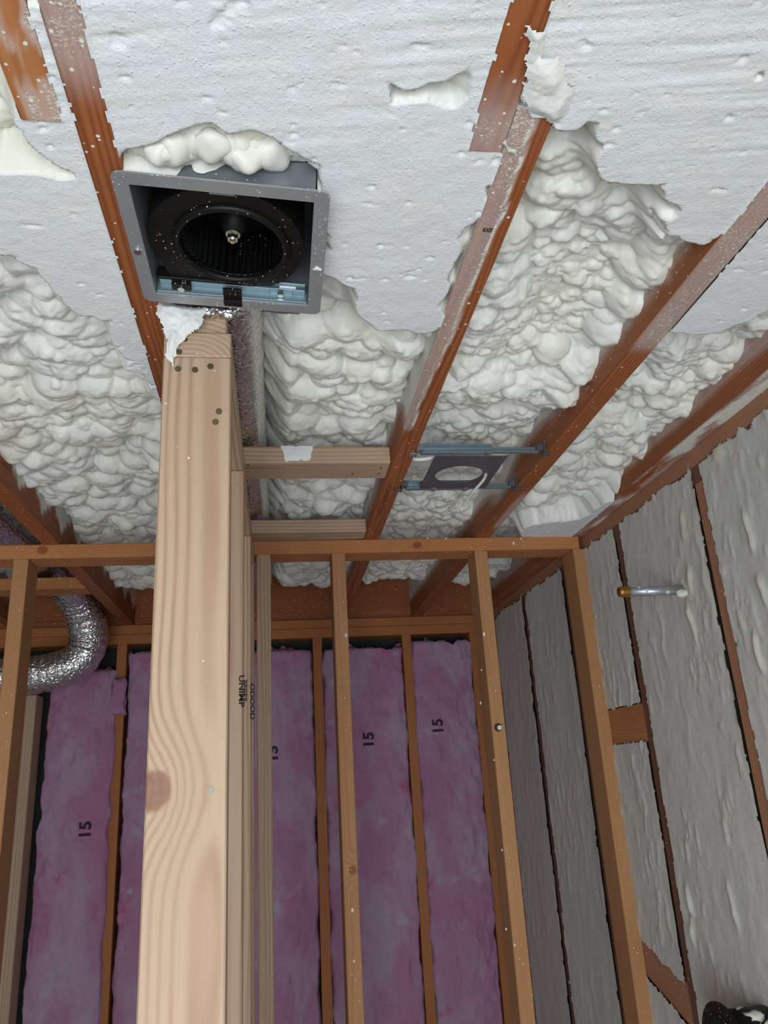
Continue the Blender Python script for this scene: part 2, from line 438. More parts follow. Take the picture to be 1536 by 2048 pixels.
# let-in diagonal brace, visible low between the end stud and the next stud
dz = -.16
V, F = cbox((WALL_X + .001, 1.838, -.560), (WALL_X + .03, 2.2, -.470), .0015)
V[:, 2] += (V[:, 1] - 1.838) * .30
mk('diagonal_brace', V, F, wood('walllight', 'y'), wr)

# far wall: sheathing, rim joist, plates, studs
wb = shell('wall_far', (LEFT_X, FAR_Y + .089, -CZ), (WALL_X + .12, FAR_Y + .12, DECK), M_BLACKBOARD)
lumber('top_plate', (LEFT_X, FAR_Y, .546), (WALL_X, FAR_Y + .089, .584), 'far', wb)
lumber('top_plate', (LEFT_X, FAR_Y + .004, .5845), (WALL_X, FAR_Y + .089, .622), 'far', wb)
lumber('rim_joist', (LEFT_X, FAR_Y + .02, .6225), (WALL_X, FAR_Y + .058, DECK), 'old', wb)
for x in (-2.0, -1.55, -1.17, -.622, -.215, .146, .516, .802):
    lumber('stud', (x, FAR_Y, -CZ + .038), (x + .038, FAR_Y + .089, .546), 'far', wb)

# ------------------------------------------------------------------ ceiling joists
def joist(x0, x1, y0, y1, label, spray, kind='old', z0=JB, z1=DECK, knots=()):
    ys = np.arange(y0, y1 + .001, .0125); ys[-1] = y1
    prof = []                                       # walk the section: left side down, bottom, right side up
    nz, nb = 10, 10
    for t in np.linspace(1, 0, nz, endpoint=False): prof.append((x0, z0 + (z1 - z0) * t ** 1.5))
    for t in np.linspace(0, 1, nb + 1): prof.append((x0 + (x1 - x0) * t, z0))
    for t in np.linspace(0, 1, nz + 1)[1:]: prof.append((x1, z0 + (z1 - z0) * t ** 1.5))
    prof = np.array(prof); n = len(prof); m = len(ys)
    Vx = np.repeat(prof[None, :, 0], m, 0); Vz = np.repeat(prof[None, :, 1], m, 0); Vy = np.repeat(ys[:, None], n, 1)
    wob = (fbm(ys * 6 + 3, ys * 0 + x0 * 50, 5) - .5) * .003
    Vx = Vx + wob[:, None]
    side = np.zeros(n); side[:nz] = -1; side[nz + nb + 1:] = 1      # -1 left side, 0 bottom, 1 right side
    S = spray(Vx, Vy, Vz, np.repeat(side[None, :], m, 0), (Vx - x0) / (x1 - x0))
    V = np.stack([Vx, Vy, Vz], -1).reshape(-1, 3); Fq = grid_faces(m, n)
    F = Fq[:, ::-1].tolist() + [list(range(n)), list(range((m - 1) * n, m * n))[::-1]]
    o = mk('ceiling_joist', V, F, wood(kind, 'y', knots), None, attrs={'spray': np.clip(S, 0, 1).ravel()})
    tag(o, label, 'joist', 'ceiling joists running away from the camera'); return o

def sp_L1(x, y, z, s, t):
    n = fbm(x * 60, y * 30, 11)
    return np.where(s == 0, sstep(.625, .53, y) * (.27 + .28 * n) + .06, .5 * sstep(.64, .69, z))
def sp_L0(x, y, z, s, t):
    n = fbm(x * 70, y * 25, 21, 4)
    return np.where(s == 0, sstep(.35, .60, n + (y - .5) * 1.6) * .55 * sstep(.05, .3, t), .3)
def sp_R1(x, y, z, s, t):
    n = fbm(x * 40, y * 18, 31)
    edge = .62 + .25 * (n - .5) - .25 * sstep(.8, 1.3, y)
    b = sstep(1.36, 1.30, y) * (sstep(edge + .10, edge - .02, t) * .46 + sstep(.75, .55, y) * .10)
    rim = sstep(1.36, 1.30, y) * np.exp(-((t - edge) / .06) ** 2) * .35
    l = sstep(1.36, 1.26, y) * .8 + .75 * sstep(.655, .70, z) + .35 * sstep(1.5, 1.62, y) * sstep(.63, .66, z)
    return np.where(s == 0, b + rim, np.where(s < 0, l, .6))
def sp_R1b(x, y, z, s, t):
    n = fbm(x * 60, y * 30, 41)
    return np.where(s == 0, sstep(.50, .62, y) * (.2 + .5 * n) + .03, .3)
def sp_R2(x, y, z, s, t):
    n = fbm(x * 50, y * 16, 51); n2 = fbm(z * 30, y * 40, 53)
    b = sstep(1.06, .98, y) * (.42 + .15 * n) * sstep(-.05, .12, t) + .45 * sstep(1.62, 1.75, y) * sstep(.35, .75, t) * sstep(2.02, 1.9, y)
    l = sstep(JB + .008, JB + .085, z + .03 * (n2 - .5)) * sstep(1.5, 1.2, y) * 1.0
    patch = np.exp(-((y - 1.76) / .10) ** 2) * sstep(JB + .0, JB + .05, z) * .8
    l = np.maximum(l, patch) + .85 * sstep(.67, .71, z)
    return np.where(s == 0, b, np.where(s < 0, l, .6))
def sp_R3(x, y, z, s, t):
    n = fbm(x * 50, y * 12, 61)
    b = sstep(.35, .6, n) * .45 + .2 - .3 * np.exp(-((y - 1.6) / .12) ** 2)
    l = .5 * sstep(JB + .035, JB + .07, z + .02 * n)
    return np.where(s == 0, b * sstep(2.2, 1.9, y) + .1, l)
def sp_L2(x, y, z, s, t):
    saw = np.abs(((y * 5.6) % 1) - .5) * 2
    k = sstep(0, .022, z - (JB + .018 + .055 * saw + .03 * (fbm(y * 40, z * 40, 71) - .5) + .03 * sstep(1.9, 2.5, y)))
    return np.where(s > 0, k * .95, np.where(s == 0, .04, .5 * sstep(.66, .7, z)))
def sp_0(x, y, z, s, t): return np.where(s == 0, .03, .5 * sstep(.67, .72, z))

Y_END = FAR_Y + .02
joist(-.191, -.1545, -.30, Y_END, 'reddish joist passing behind the left edge of the exhaust fan', sp_L1)
joist(-.240, -.200, -.72, .628, 'short lapped joist end in the top left corner, smeared with foam', sp_L0, 'plate')
joist(-.605, -.563, -.30, Y_END, 'joist low on the left with spiky white overspray on its side', sp_L2)
joist(-1.03, -.99, -.30, Y_END, 'leftmost joist, behind the left wall stud', sp_0)
J_STAMP = joist(.244, .286, .575, Y_END, 'dusty joist just left of the recessed light plate', sp_R1)
joist(.205, .243, -.72, .636, 'red brown lapped joist end at top centre beside ragged foam', sp_R1b)
joist(.563, .605, -.30, Y_END, 'joist just right of the recessed light plate, dusted white uphill', sp_R2)
joist(.845, .895, -.30, Y_END, 'outermost joist lying along the top of the foamed right wall', sp_R3)

# flat blocks between joists
def block(lo_, hi_, label, kind, knots=()):
    return tag(lumber('blocking', lo_, hi_, kind, None, knots), label, 'blocking', 'flat blocks nailed between joists')
bk = block((-.143, 1.491, JB), (.2435, 1.580, JB + .038), 'pale block between joists with a white foam patch on its edge', 'new')
block((-.143, 1.968, JB), (.2435, 2.038, JB + .036), 'pale block lying right behind the cross wall top plate', 'new')
block((-.989, 2.53, JB), (-.606, 2.62, JB + .038), 'orange brown block under the foil duct at the left', 'plate')

def lumps(name, balls, mat, parent=None, seed=0, jitter=.18, sub=3, cutv=0.0):
    parts = []; R = np.random.RandomState(seed)
    for (c, r) in balls:
        bm = bmesh.new(); bmesh.ops.create_icosphere(bm, subdivisions=sub, radius=1)
        V, F = bm_out(bm); ph = R.rand(3) * 9
        d = 1 + jitter * (np.sin(V[:, 0] * 3 + ph[0]) * np.sin(V[:, 1] * 3.4 + ph[1]) + .6 * np.sin(V[:, 2] * 6 + ph[2]) * np.sin(V[:, 0] * 5 + ph[1]))
        V = V * d[:, None] * np.asarray(r) + np.asarray(c); parts.append((V, F))
    V, F = join(parts)
    return mk(name, V, F, mat, parent, True, {'cut': np.full(len(V), cutv), 'deep': np.full(len(V), .1)})

M_HOLE = plain('dark_nail_hole', (.03, .02, .015), .9)
for (px, py) in ((496, 928), (705, 946), (762, 934), (758, 945)):
    p = at_z(px, py + 2, JB); V, F = cyl((p[0], p[1], JB - .0006), (p[0], p[1], JB + .002), .0026, n=10); mk('nail_hole', V, F, M_HOLE, bk)
p = at_z(975, 460, JB); V, F = text_geo('IIXII', .010); W = np.zeros_like(V); W[:, 0] = p[0] + V[:, 0] * .7; W[:, 1] = p[1] - V[:, 1]; W[:, 2] = JB - .0006
mk('grade_stamp', W, F, M_INK, J_STAMP)

# ------------------------------------------------------------------ framed walls
cw = empty('cross_wall_frame', (.1, 2.085, -CZ))
tag(cw, 'orange brown framed cross wall with open studs in front of the pink batts', 'wall frame')
YC = 2.041
lumber('top_plate', (LEFT_X, YC, .584), (.868, YC + .089, JB), 'plate', cw, knots=((-.042, .0, .394 + .716, .012), (-.042, .004, -.604 + .716, .013)))
lumber('bottom_plate', (LEFT_X, YC, -CZ), (.868, YC + .089, -CZ + .038), 'plate', cw)
for x, k, kn in ((-1.30, 'stud', ()), (-.674, 'stud', ()), (-.051, 'new', ()), (.153, 'stud', ((.005, -.044, -.2133 + .589, .010),)), (.556, 'stud', ()), (.846, 'stud', ())):
    lumber('stud', (x, YC, -CZ + .038), (x + .037, YC + .089, .584), k, cw, kn)
V, F = cyl((.573, YC - .0015, .101), (.573, YC + .004, .101), .011, n=16); mk('screw_hole', V, F, plain('dark_hole', (.05, .03, .02), .9), cw)
V, F = cyl((.5755, YC - .006, .100), (.5775, YC + .002, .100), .0062, n=12); mk('foam_drip', V, F, M_WFOAM, cw, attrs=None)

for i, (px, py, rr) in enumerate(((1027, 1086, .0042), (1042, 1077, .003), (892, 1077, .003), (855, 1077, .0026), (692, 1270, .0045), (968, 1268, .0048), (961, 1406, .003), (963, 1340, .0024), (705, 1820, .0046), (708, 1922, .003), (1012, 1858, .0028), (1029, 1890, .003), (1004, 1700, .0024), (988, 1520, .0022))):
    q = at_y(px, py, YC); o = lumps('foam_drip', [((q[0], YC - .0006, q[2]), (rr * .75, rr * .5, rr * 1.25))], M_FOAM, cw, 90 + i, .15, 2)

pw = empty('partition_frame', (-.101, 1.5, -CZ))
tag(pw, 'pale new framed partition seen end on, below the exhaust fan', 'wall frame')
XA, XB, YP = -.146, -.057, .9386
post = lumber('end_stud', (XA, YP, -CZ + .038), (XB, YP + .038, .547), 'new', pw, knots=((-.036, -.019, -.002 + .6075, .021),), c=.002)
for y in (1.345, 1.751, 1.998): lumber('stud', (XA, y, -CZ + .038), (XB, y + .038, .547), 'new', pw, c=.002)
lumber('top_plate', (XA, YP, .5475), (XB, YC - .001, .585), 'new', pw, c=.002)
lumber('top_plate', (XA + .002, YP + .012, .5855), (XB - .007, YC - .001, .6215), 'new', pw, c=.002)
lumber('bottom_plate', (XA, YP, -CZ), (XB, YC - .001, -CZ + .038), 'new', pw)
# screws and nail heads in the end stud
for (px, py) in ((356, 738), (390, 740), (421, 733), (438, 823), (431, 844)):
    p = at_y(px, py, YP); V, F = cyl((p[0], YP - .0012, p[2]), (p[0], YP + .003, p[2]), .0042, .0046, 12)
    o = mk('screw', V, F, M_GOLD, pw)
p = at_y(421, 1580, YP); V, F = cyl((p[0], YP - .0008, p[2]), (p[0], YP + .003, p[2]), .0036, n=14); mk('screw', V, F, plain('dull_screw', (.30, .31, .25), .6, .2, .3, 300), pw)
for (px, py) in ((370, 679), (359, 704)):
    p = at_y(px, py, YP); V, F = cyl((p[0], YP - .001, p[2]), (p[0], YP + .003, p[2]), .0038, n=12); mk('screw', V, F, M_GOLD, pw)
# smudged grade stamps: one on the end stud's side, two on the faces of the studs behind it
def stamp(s, size, cx, cy, cz, on, stretch=1.0):
    V, F = text_geo(s, size); V[:, 0] *= stretch
    W = np.zeros_like(V)
    if on == 'front':      # reads downward on a face that looks at the camera
        W[:, 0] = cx + V[:, 1]; W[:, 2] = cz - V[:, 0]; W[:, 1] = cy - .0006
    else:                  # on the +X side of a stud
        W[:, 1] = cy + V[:, 1]; W[:, 2] = cz - V[:, 0]; W[:, 0] = cx + .0006
    mk('grade_stamp', W, F, M_INK, pw)
p = at_y(483, 1382, 1.345); stamp('UNIMP', .013, p[0], 1.345, p[2], 'front', 1.35)
p = at_y(497, 1392, 1.751); stamp('=====', .016, p[0] - .007, 1.751, p[2] + .012, 'front', 1.0); stamp('ODOOD', .013, p[0] + .008, 1.751, p[2] - .012, 'front', 1.5)
stamp('IIIIII', .008, XB, YP + .022, .165, 'side', 2.0); stamp('IIIII', .008, XB, YP + .011, .175, 'side', 1.6)

# ------------------------------------------------------------------ spray foam in the ceiling bays
def px_poly(pts): return [tuple(at_z(x, y, JB)[:2]) for x, y in pts]
CUTS = [px_poly(q) for q in (
    [(-80, 360), (60, 368), (190, 370), (228, 400), (345, 770), (318, 792), (302, 748), (264, 736), (250, 690), (245, 640), (228, 622), (206, 628), (186, 620), (165, 622), (140, 600), (118, 560), (90, 530), (60, 508), (30, 492), (-80, 478)],
    [(88, 60), (112, 60), (240, 345), (190, 365), (128, 318), (70, 260), (98, 180)],
    [(140, -400), (1060, -400), (1010, 100), (975, 200), (960, 310), (930, 420), (905, 450), (880, 470), (872, 520), (860, 560), (850, 600), (858, 640), (848, 652), (806, 636), (800, 646), (768, 652), (738, 622), (722, 582), (692, 546), (652, 532), (640, 400), (200, 330)],
    [(1000, -400), (1900, -400), (1750, 240), (1400, 484), (1385, 478), (1332, 470), (1326, 442), (1372, 432), (1350, 410), (1342, 372), (1392, 334), (1370, 346), (1330, 353), (1290, 363), (1232, 346), (1217, 312), (1234, 290), (1239, 262), (1220, 262), (1223, 228), (1192, 218), (1166, 200), (1150, 235), (1100, 235), (1080, 160)],
    [(1900, 130), (1560, 380), (1350, 652), (1380, 653), (1440, 657), (1482, 641), (1536, 621), (1700, 560)],
    [(1050, 1058), (1090, 1046), (1165, 1040), (1225, 1005), (1262, 985), (1240, 1010), (1180, 1062), (1130, 1078), (1050, 1072)],
)]
HOLES = [px_poly(q) for q in (
    [(752, 40), (801, 44), (796, 130), (826, 158), (870, 146), (876, 112), (940, 96), (975, 110), (968, 205), (905, 232), (850, 214), (770, 220), (755, 170)],
    [(222, 332), (240, 286), (290, 272), (342, 246), (380, 230), (430, 225), (456, 250), (500, 240), (556, 260), (590, 290), (626, 312), (655, 322), (655, 392), (213, 342)],
    [(508, 180), (522, 192), (552, 199), (520, 224), (499, 213)],
    [(369, 52), (379, 54), (378, 66), (367, 64)],
    [(1340, 130), (1352, 140), (1330, 152)],
    [(1498, 150), (1536, 120), (1536, 160), (1505, 165)],
)]
FLAKE = px_poly([(806, 60), (850, 92), (876, 114), (862, 134), (832, 142), (808, 124)])
FINE = px_poly([(1090, 520), (1200, 540), (1330, 560), (1260, 680), (1180, 760), (1060, 760), (1030, 640)])

BIG = [(.021, .044, 2.2, .55, 1.0), (.011, .020, .45, .7, .62), (.004, .008, .08, .6, .5)]
MIX = [(.015, .034, 2.4, .6, .98), (.008, .015, .8, .8, .62), (.004, .007, .25, .6, .5)]
def bay_field(xs, ys, seed, base, fine=True, layers=None):
    X, Y = np.meshgrid(xs, ys, indexing='ij')
    wx = (fbm(X * 22, Y * 22, seed + 3) - .5) * .018; wy = (fbm(X * 22, Y * 22, seed + 4) - .5) * .018
    Xw, Yw = X + wx, Y + wy
    def slice_sdf(A, B):
        sc = np.full(A.shape, -1.0)
        for q in CUTS: sc = np.maximum(sc, sdf_poly(A, B, q))
        for q in HOLES: sc = np.minimum(sc, -sdf_poly(A, B, q) * 2.4)
        return np.maximum(sc, sdf_poly(A, B, FLAKE))
    sc = slice_sdf(Xw, Yw); sc0 = slice_sdf(X, Y)
    FP = np.array(FINE)
    def size_map(cx, cy):
        if not fine: return 1.0
        d = float(sdf_poly(np.array([cx]), np.array([cy]), FP)[0])
        return 1.0 if d < 0 else max(.48, 1 - d * 22)
    H = bubbles(xs, ys, seed, layers or MIX, size_map=size_map)
    zb = base(X, Y)
    nat = zb - H - (fbm(X * 75, Y * 75, seed + 8, 3) - .5) * .007
    groove = (fbm(X * 7 + Y * 4, Y * 95 + X * 14, seed + 12, 3) - .5)
    pits = sstep(.74, .84, fbm(X * 45, Y * 90, seed + 14, 3))
    level = JB - .0015 + groove * .0036 * sstep(.95, .45, Y) * sstep(.2, .6, fbm(X * 6, Y * 6, seed + 17)) + pits * .0025 + (fbm(X * 9, Y * 9, seed + 15) - .5) * .004 + (fbm(X * 60, Y * 60, seed + 16) - .5) * .0012
    w = sc + (fbm(X * 45, Y * 45, seed + 9) - .5) * .018
    pull = sstep(-.040, .004, sc0)
    nat = nat - .075 * pull
    lock = sstep(-.002, .012, w)
    nat = nat * (1 - lock) + np.minimum(nat, level - .004) * lock
    Z = np.maximum(nat, level)
    cut = sstep(-.0005, .0025, level - nat)
    deep = sstep(.46, .68, fbm(X * 9, Y * 9, seed + 21)) * (1 - cut)
    return X, Y, Z, cut, deep

FAN_C = np.array((-.052, .789, .605))
def bay(x0, x1, label, seed, base, segs, lap=.0034, holes=(), fine=True, layers=None):
    """segs: (y0, y1, cell along y); holes: joists or housings the foam stops at; it may lap raggedly over joist undersides by up to lap"""
    cell = segs[-1][3]
    ys = np.concatenate([np.arange(y0, y1, c) for (y0, y1, c, _) in segs])
    xs = np.arange(x0 - lap - cell, x1 + lap + cell * 1.5, cell)
    X, Y, Z, cut, deep = bay_field(xs, ys, seed, base, fine, layers)
    beyond = np.maximum(x0 - X, X - x1)
    for (hx0, hx1, hy0, hy1) in holes:
        inside = np.minimum(np.minimum(X - hx0, hx1 - X), np.minimum(Y - hy0, hy1 - Y))
        beyond = np.maximum(beyond, inside)
    rag = lap * (sstep(.40, .75, fbm(X * 70, Y * 70, seed + 30)) * 1.2) * cut
    keep = (beyond < .0015) | ((beyond < rag) & (cut > .6))
    Z = np.where((beyond > 0) & (cut > .6), np.minimum(Z, JB - .0032), Z)
    F = grid_faces(len(xs), len(ys), keep)[:, ::-1]
    V, F, at = compact(np.stack([X, Y, Z], -1).reshape(-1, 3), F, {'cut': cut.ravel(), 'deep': deep.ravel()})
    o = mk('spray_foam', V, F, M_FOAM, None, True, at)
    tag(o, label, 'spray foam', 'spray foam filling the ceiling bays'); return o

def rise(Y): return .10 * sstep(2.86, 3.06, Y)
def base_left(X, Y): return .700 - .022 * sstep(.85, .62, Y) + .03 * sstep(1.3, 2.0, Y) + .012 * (fbm(X * 5, Y * 5, 81) - .5) + rise(Y)
def base_mid(X, Y):
    z = .700 - .026 * sstep(.72, .58, Y) + .015 * (fbm(X * 5, Y * 5, 82) - .5) + .025 * sstep(1.25, 1.45, Y)
    z = z + .085 * sstep(.035, -.040, X) * sstep(.90, .97, Y)        # the duct lies in this side of the bay
    z = z - .038 * sstep(.165, .225, X) * sstep(1.22, .98, Y)
    return z - .018 * np.exp(-((Y - .66) / .06) ** 2) * sstep(.08, .0, X) + rise(Y)
def base_can(X, Y): return .712 - .012 * sstep(.75, .6, Y) - .022 * sstep(.50, .55, X) * sstep(1.4, 1.2, Y) + .012 * (fbm(X * 5, Y * 5, 83) - .5) - .018 * sstep(.45, .31, X) * sstep(1.3, .9, Y) - .03 * np.exp(-((Y - 1.22) / .09) ** 2) + .025 * sstep(1.28, 1.4, Y) + rise(Y)
def base_right(X, Y): return .706 - .016 * sstep(1.3, 1.9, Y) * sstep(2.1, 1.9, Y) + .02 * sstep(2.05, 2.3, Y) + .012 * (fbm(X * 5, Y * 5, 84) - .5) + rise(Y)

SEG = ((-.30, .40, .006, .0024), (.40, 1.45, .0024, .0024), (1.45, 3.08, .0042, .0024))
bay(-.563, -.191, 'bubbly white foam in the wide bay left of the exhaust fan', 11, base_left, SEG, fine=False, layers=BIG, holes=((-.240, -.200, -2, .622),))
bay(-.1545, .244, 'foam in the bay around the exhaust fan, sliced flat above it', 22, base_mid, SEG, holes=((-.153, .052, .688, .891), (.205, .250, -2, .630)), fine=False, layers=BIG)
bay(.243, .563, 'foam in the bay holding the recessed light plate', 33, base_can, SEG, holes=((.200, .286, .580, 9),))
bay(.605, .845, 'foam in the last bay beside the foamed right wall', 44, base_right, SEG, fine=False)
bay(-.99, -.605, 'dim foam in the left bay behind the foil duct', 55, lambda X, Y: .80 + 0 * X, ((.9, 3.08, .006, .006),), fine=False)

# foam pieces hanging off edges: lumpy shells built from overlapping domes
def wall_patch(name, poly, fn, res, mat, parent=None, thick=.004, seed=0, cutv=.6, rag=.006, label=None, cat='foam smear', group=None):
    """ragged film of foam: poly in (u, v); fn(u, v, h) -> xyz arrays with h the height off the surface"""
    P = np.array(poly); u = np.arange(P[:, 0].min() - rag, P[:, 0].max() + rag, res); v = np.arange(P[:, 1].min() - rag, P[:, 1].max() + rag, res)
    U, W = np.meshgrid(u, v, indexing='ij'); s0 = sdf_poly(U, W, poly); s = s0 + (fbm(U * 110, W * 110, seed) - .5) * 2 * rag
    h = thick * sstep(-.004, .014, s0) * (.45 + 1.0 * fbm(U * 60, W * 60, seed + 2)) + .0004
    V = np.stack(fn(U, W, h), -1).reshape(-1, 3); F = grid_faces(len(u), len(v), s > 0)
    V, F, at = compact(V, F, {'cut': np.full(U.size, cutv), 'deep': (.3 * fbm(U * 30, W * 30, seed + 5)).ravel()})
    o = mk(name, V, F, mat, parent, True, at)
    if label: tag(o, label, cat, group)
    return o

# white smear over the plate ends under the fan
pp = [tuple(at_y(x, y, .936)[[0, 2]]) for x, y in ((312, 604), (412, 618), (404, 655), (384, 668), (360, 690), (352, 712), (346, 735), (330, 712), (332, 680), (322, 650), (312, 630))]
wall_patch('foam_smear', pp, lambda u, v, h: (u, .9355 - h + 0 * u, v), .0016, M_FOAM, None, .009, 3, .7, .004,
           'white foam smeared over the plate ends below the fan', 'foam smear')
# rectangle of foam on the block edge
pp = [tuple(at_y(x, y, 1.491)[[0, 2]]) for x, y in ((560, 891), (627, 891), (622, 922), (570, 924))]
wall_patch('foam_patch', pp, lambda u, v, h: (u, 1.4905 - h, v), .002, M_FOAM, bk, .0025, 5, .8, .002)

# ------------------------------------------------------------------ foam on the right wall
def wall_bay(y0, y1, label, seed, runs=(), flush=.004, holes=(), cell=.0042, topz=.590):
    ys = np.arange(y0 - .008, y1 + .0085, cell); zs = np.arange(-CZ + .03, topz + .02, cell)
    Y, Z = np.meshgrid(ys, zs, indexing='ij')
    tex = fbm(Y * 70, Z * 26, seed + 31, 4); H = sstep(.56, .70, tex) * sstep(.42, .66, fbm(Y * 11, Z * 6, seed + 33)) * .0022 + (tex - .5) * .0008
    R = np.random.RandomState(seed + 5)
    for _ in range(int(16 * (y1 - y0) / .36)):                     # runs and drips
        cy, cz, w, L = R.uniform(y0, y1), R.uniform(-1.2, .5), R.uniform(.004, .011), R.uniform(.03, .12)
        g = np.exp(-((Y - cy - .006 * np.sin(Z * 60)) / w) ** 2) * np.exp(-(np.abs(Z - cz) / L) ** 3) * (1 + .8 * np.exp(-((Z - cz + L) / .012) ** 2))
        H = np.maximum(H, g * R.uniform(.0005, .0028) * (.6 + .8 * fbm(Y * 90, Z * 60, seed + 7)))
    for (px, py, w, L, amp) in runs:                               # the thick runs the photograph shows
        q = at_x(px, py, WALL_X)
        g = np.exp(-((Y - q[1] - .004 * np.sin(Z * 45)) / w) ** 2) * np.exp(-(np.abs(Z - q[2]) / L) ** 4)
        H = np.maximum(H, g * amp * (.35 + 1.3 * fbm(Y * 60, Z * 34, seed + 41)))
    und = (fbm(Y * 9, Z * 5, seed + 1) - .5) * .010 + (fbm(Y * 45, Z * 30, seed + 2) - .5) * .004
    rim = 0
    Xs = WALL_X - flush - und * .5 - H - rim
    edge = np.minimum(Y - y0, y1 - Y); rg = fbm(Y * 3, Z * 70, seed + 8, 4)
    keep = edge + .012 * (rg - .5) > -.003
    keep &= Z < topz - .006 + .03 * (fbm(Y * 50, Z * 4, seed + 9) - .5)
    for (a, b, c, d) in holes:
        keep &= ~((Y > a) & (Y < b) & (Z > c + (Y - a) * holes_slope.get((a, b, c, d), 0) + .012 * (fbm(Y * 80, Z * 2, seed) - .5)) & (Z < d + (Y - a) * holes_slope.get((a, b, c, d), 0) + .012 * (fbm(Y * 80, Z * 2, seed + 4) - .5)))
    cut = np.clip(.75 - H * 160, 0, 1); deep = sstep(.5, .72, fbm(Y * 8, Z * 8, seed + 6)) * .8
    V = np.stack([Xs, Y, Z], -1).reshape(-1, 3); F = grid_faces(len(ys), len(zs), keep)[:, ::-1]
    V, F, at = compact(V, F, {'cut': cut.ravel(), 'deep': deep.ravel()})
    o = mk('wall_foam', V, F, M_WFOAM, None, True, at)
    tag(o, label, 'wall foam', 'spray foam between the right wall studs'); return o
holes_slope = {}
hb = (1.83, 2.21, .044, .128); hd = (1.838, 2.21, -.555, -.478); holes_slope[hd] = .30
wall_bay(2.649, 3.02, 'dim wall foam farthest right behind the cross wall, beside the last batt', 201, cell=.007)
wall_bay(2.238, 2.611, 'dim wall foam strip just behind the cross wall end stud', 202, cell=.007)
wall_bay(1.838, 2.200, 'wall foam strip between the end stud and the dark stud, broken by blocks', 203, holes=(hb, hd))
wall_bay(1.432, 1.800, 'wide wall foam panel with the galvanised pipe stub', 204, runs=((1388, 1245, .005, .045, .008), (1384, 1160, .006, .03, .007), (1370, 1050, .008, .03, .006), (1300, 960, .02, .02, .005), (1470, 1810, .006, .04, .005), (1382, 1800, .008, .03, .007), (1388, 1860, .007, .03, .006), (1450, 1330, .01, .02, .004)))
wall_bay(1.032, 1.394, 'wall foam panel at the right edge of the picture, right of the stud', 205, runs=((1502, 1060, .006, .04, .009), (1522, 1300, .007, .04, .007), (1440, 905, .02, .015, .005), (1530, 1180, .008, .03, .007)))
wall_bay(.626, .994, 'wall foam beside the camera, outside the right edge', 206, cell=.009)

# ------------------------------------------------------------------ pink batts in the far wall
def batt_surface(x0, x1, seed):
    def f(x, z):
        t = np.clip((x - x0) / (x1 - x0), 0, 1)
        return FAR_Y - .006 - .022 * np.sqrt(np.clip(np.sin(math.pi * t), 0, 1)) - .020 * (fbm(x * 9, z * 5, seed, 4) - .5) - .020 * (fbm(x * 38, z * 24, seed + 3, 4) - .5)
    return f
def batt(x0, x1, top, label, seed, lean=0.0):
    f = batt_surface(x0, x1, seed)
    xs = np.linspace(0, 1, 56); zs = np.arange(-CZ + .02, top, .008)
    T, Zg = np.meshgrid(xs, zs, indexing='ij')
    el = (fbm(Zg * 14, Zg * 0 + seed, seed + 5, 4) - .5) * .024; er = (fbm(Zg * 14, Zg * 0 + seed + 40, seed + 6, 4) - .5) * .024
    Xg = (x0 + el) * (1 - T) + (x1 + er) * T + lean * Zg
    tw = (fbm(Xg * 40, Xg * 0 + seed, seed + 9, 4) - .5) * .06
    Zg = Zg + tw * sstep(top - .15, top, Zg)
    Yg = f(Xg - lean * Zg, Zg)
    edge = np.minimum(T, 1 - T); Yg = Yg + .05 * np.clip(1 - edge / .035, 0, 1) ** 1.5 + .05 * sstep(top - .02, top + .004, Zg) ** 2
    F = grid_faces(len(xs), len(zs))
    o = mk('insulation_batt', np.stack([Xg, Yg, Zg], -1).reshape(-1, 3), F, M_BATT, None, True)
    tag(o, label, 'insulation', 'pink fibreglass batts in the far wall'); return o, f
def mark(o, f, x, z):
    V, F = text_geo('15', .062); W = np.zeros_like(V)
    W[:, 0] = x - V[:, 1] * .92; W[:, 2] = z + V[:, 0] * 1.0
    # finer mesh hugging the wool: subdivide by bmesh
    bm = bmesh.new(); vs_ = [bm.verts.new(w) for w in W]
    for q in F:
        try: bm.faces.new([vs_[i] for i in q])
        except ValueError: pass
    bmesh.ops.triangulate(bm, faces=list(bm.faces)); bmesh.ops.subdivide_edges(bm, edges=[e for e in bm.edges if e.calc_length() > .008], cuts=2)
    V, F = bm_out(bm); V[:, 1] = f(V[:, 0], V[:, 2]) - .0035
    mk('printed_mark', V, F, M_PINKINK, o)
b1, f1 = batt(-.868, -.606, .455, 'leftmost pink batt, below the foil duct elbow', 301)
b2, f2 = batt(-.578, -.215, .520, 'pink batt half hidden behind the left side of the pale partition', 302)
b3, f3 = batt(-.177, .148, .505, 'pink batt between the pale partition and the middle cross wall stud', 303)
b4, f4 = batt(.178, .520, .503, 'pink batt directly behind the middle cross wall stud', 304)
b5, f5 = batt(.548, .806, .524, 'rightmost pink batt, left of the right hand stud', 305)
for o, f, (px, py) in ((b1, f1, (172, 1660)), (b3, f3, (546, 1508)), (b4, f4, (738, 1480)), (b5, f5, (876, 1453))):
    p = at_y(px, py, FAR_Y - .025); mark(o, f, p[0], p[2])
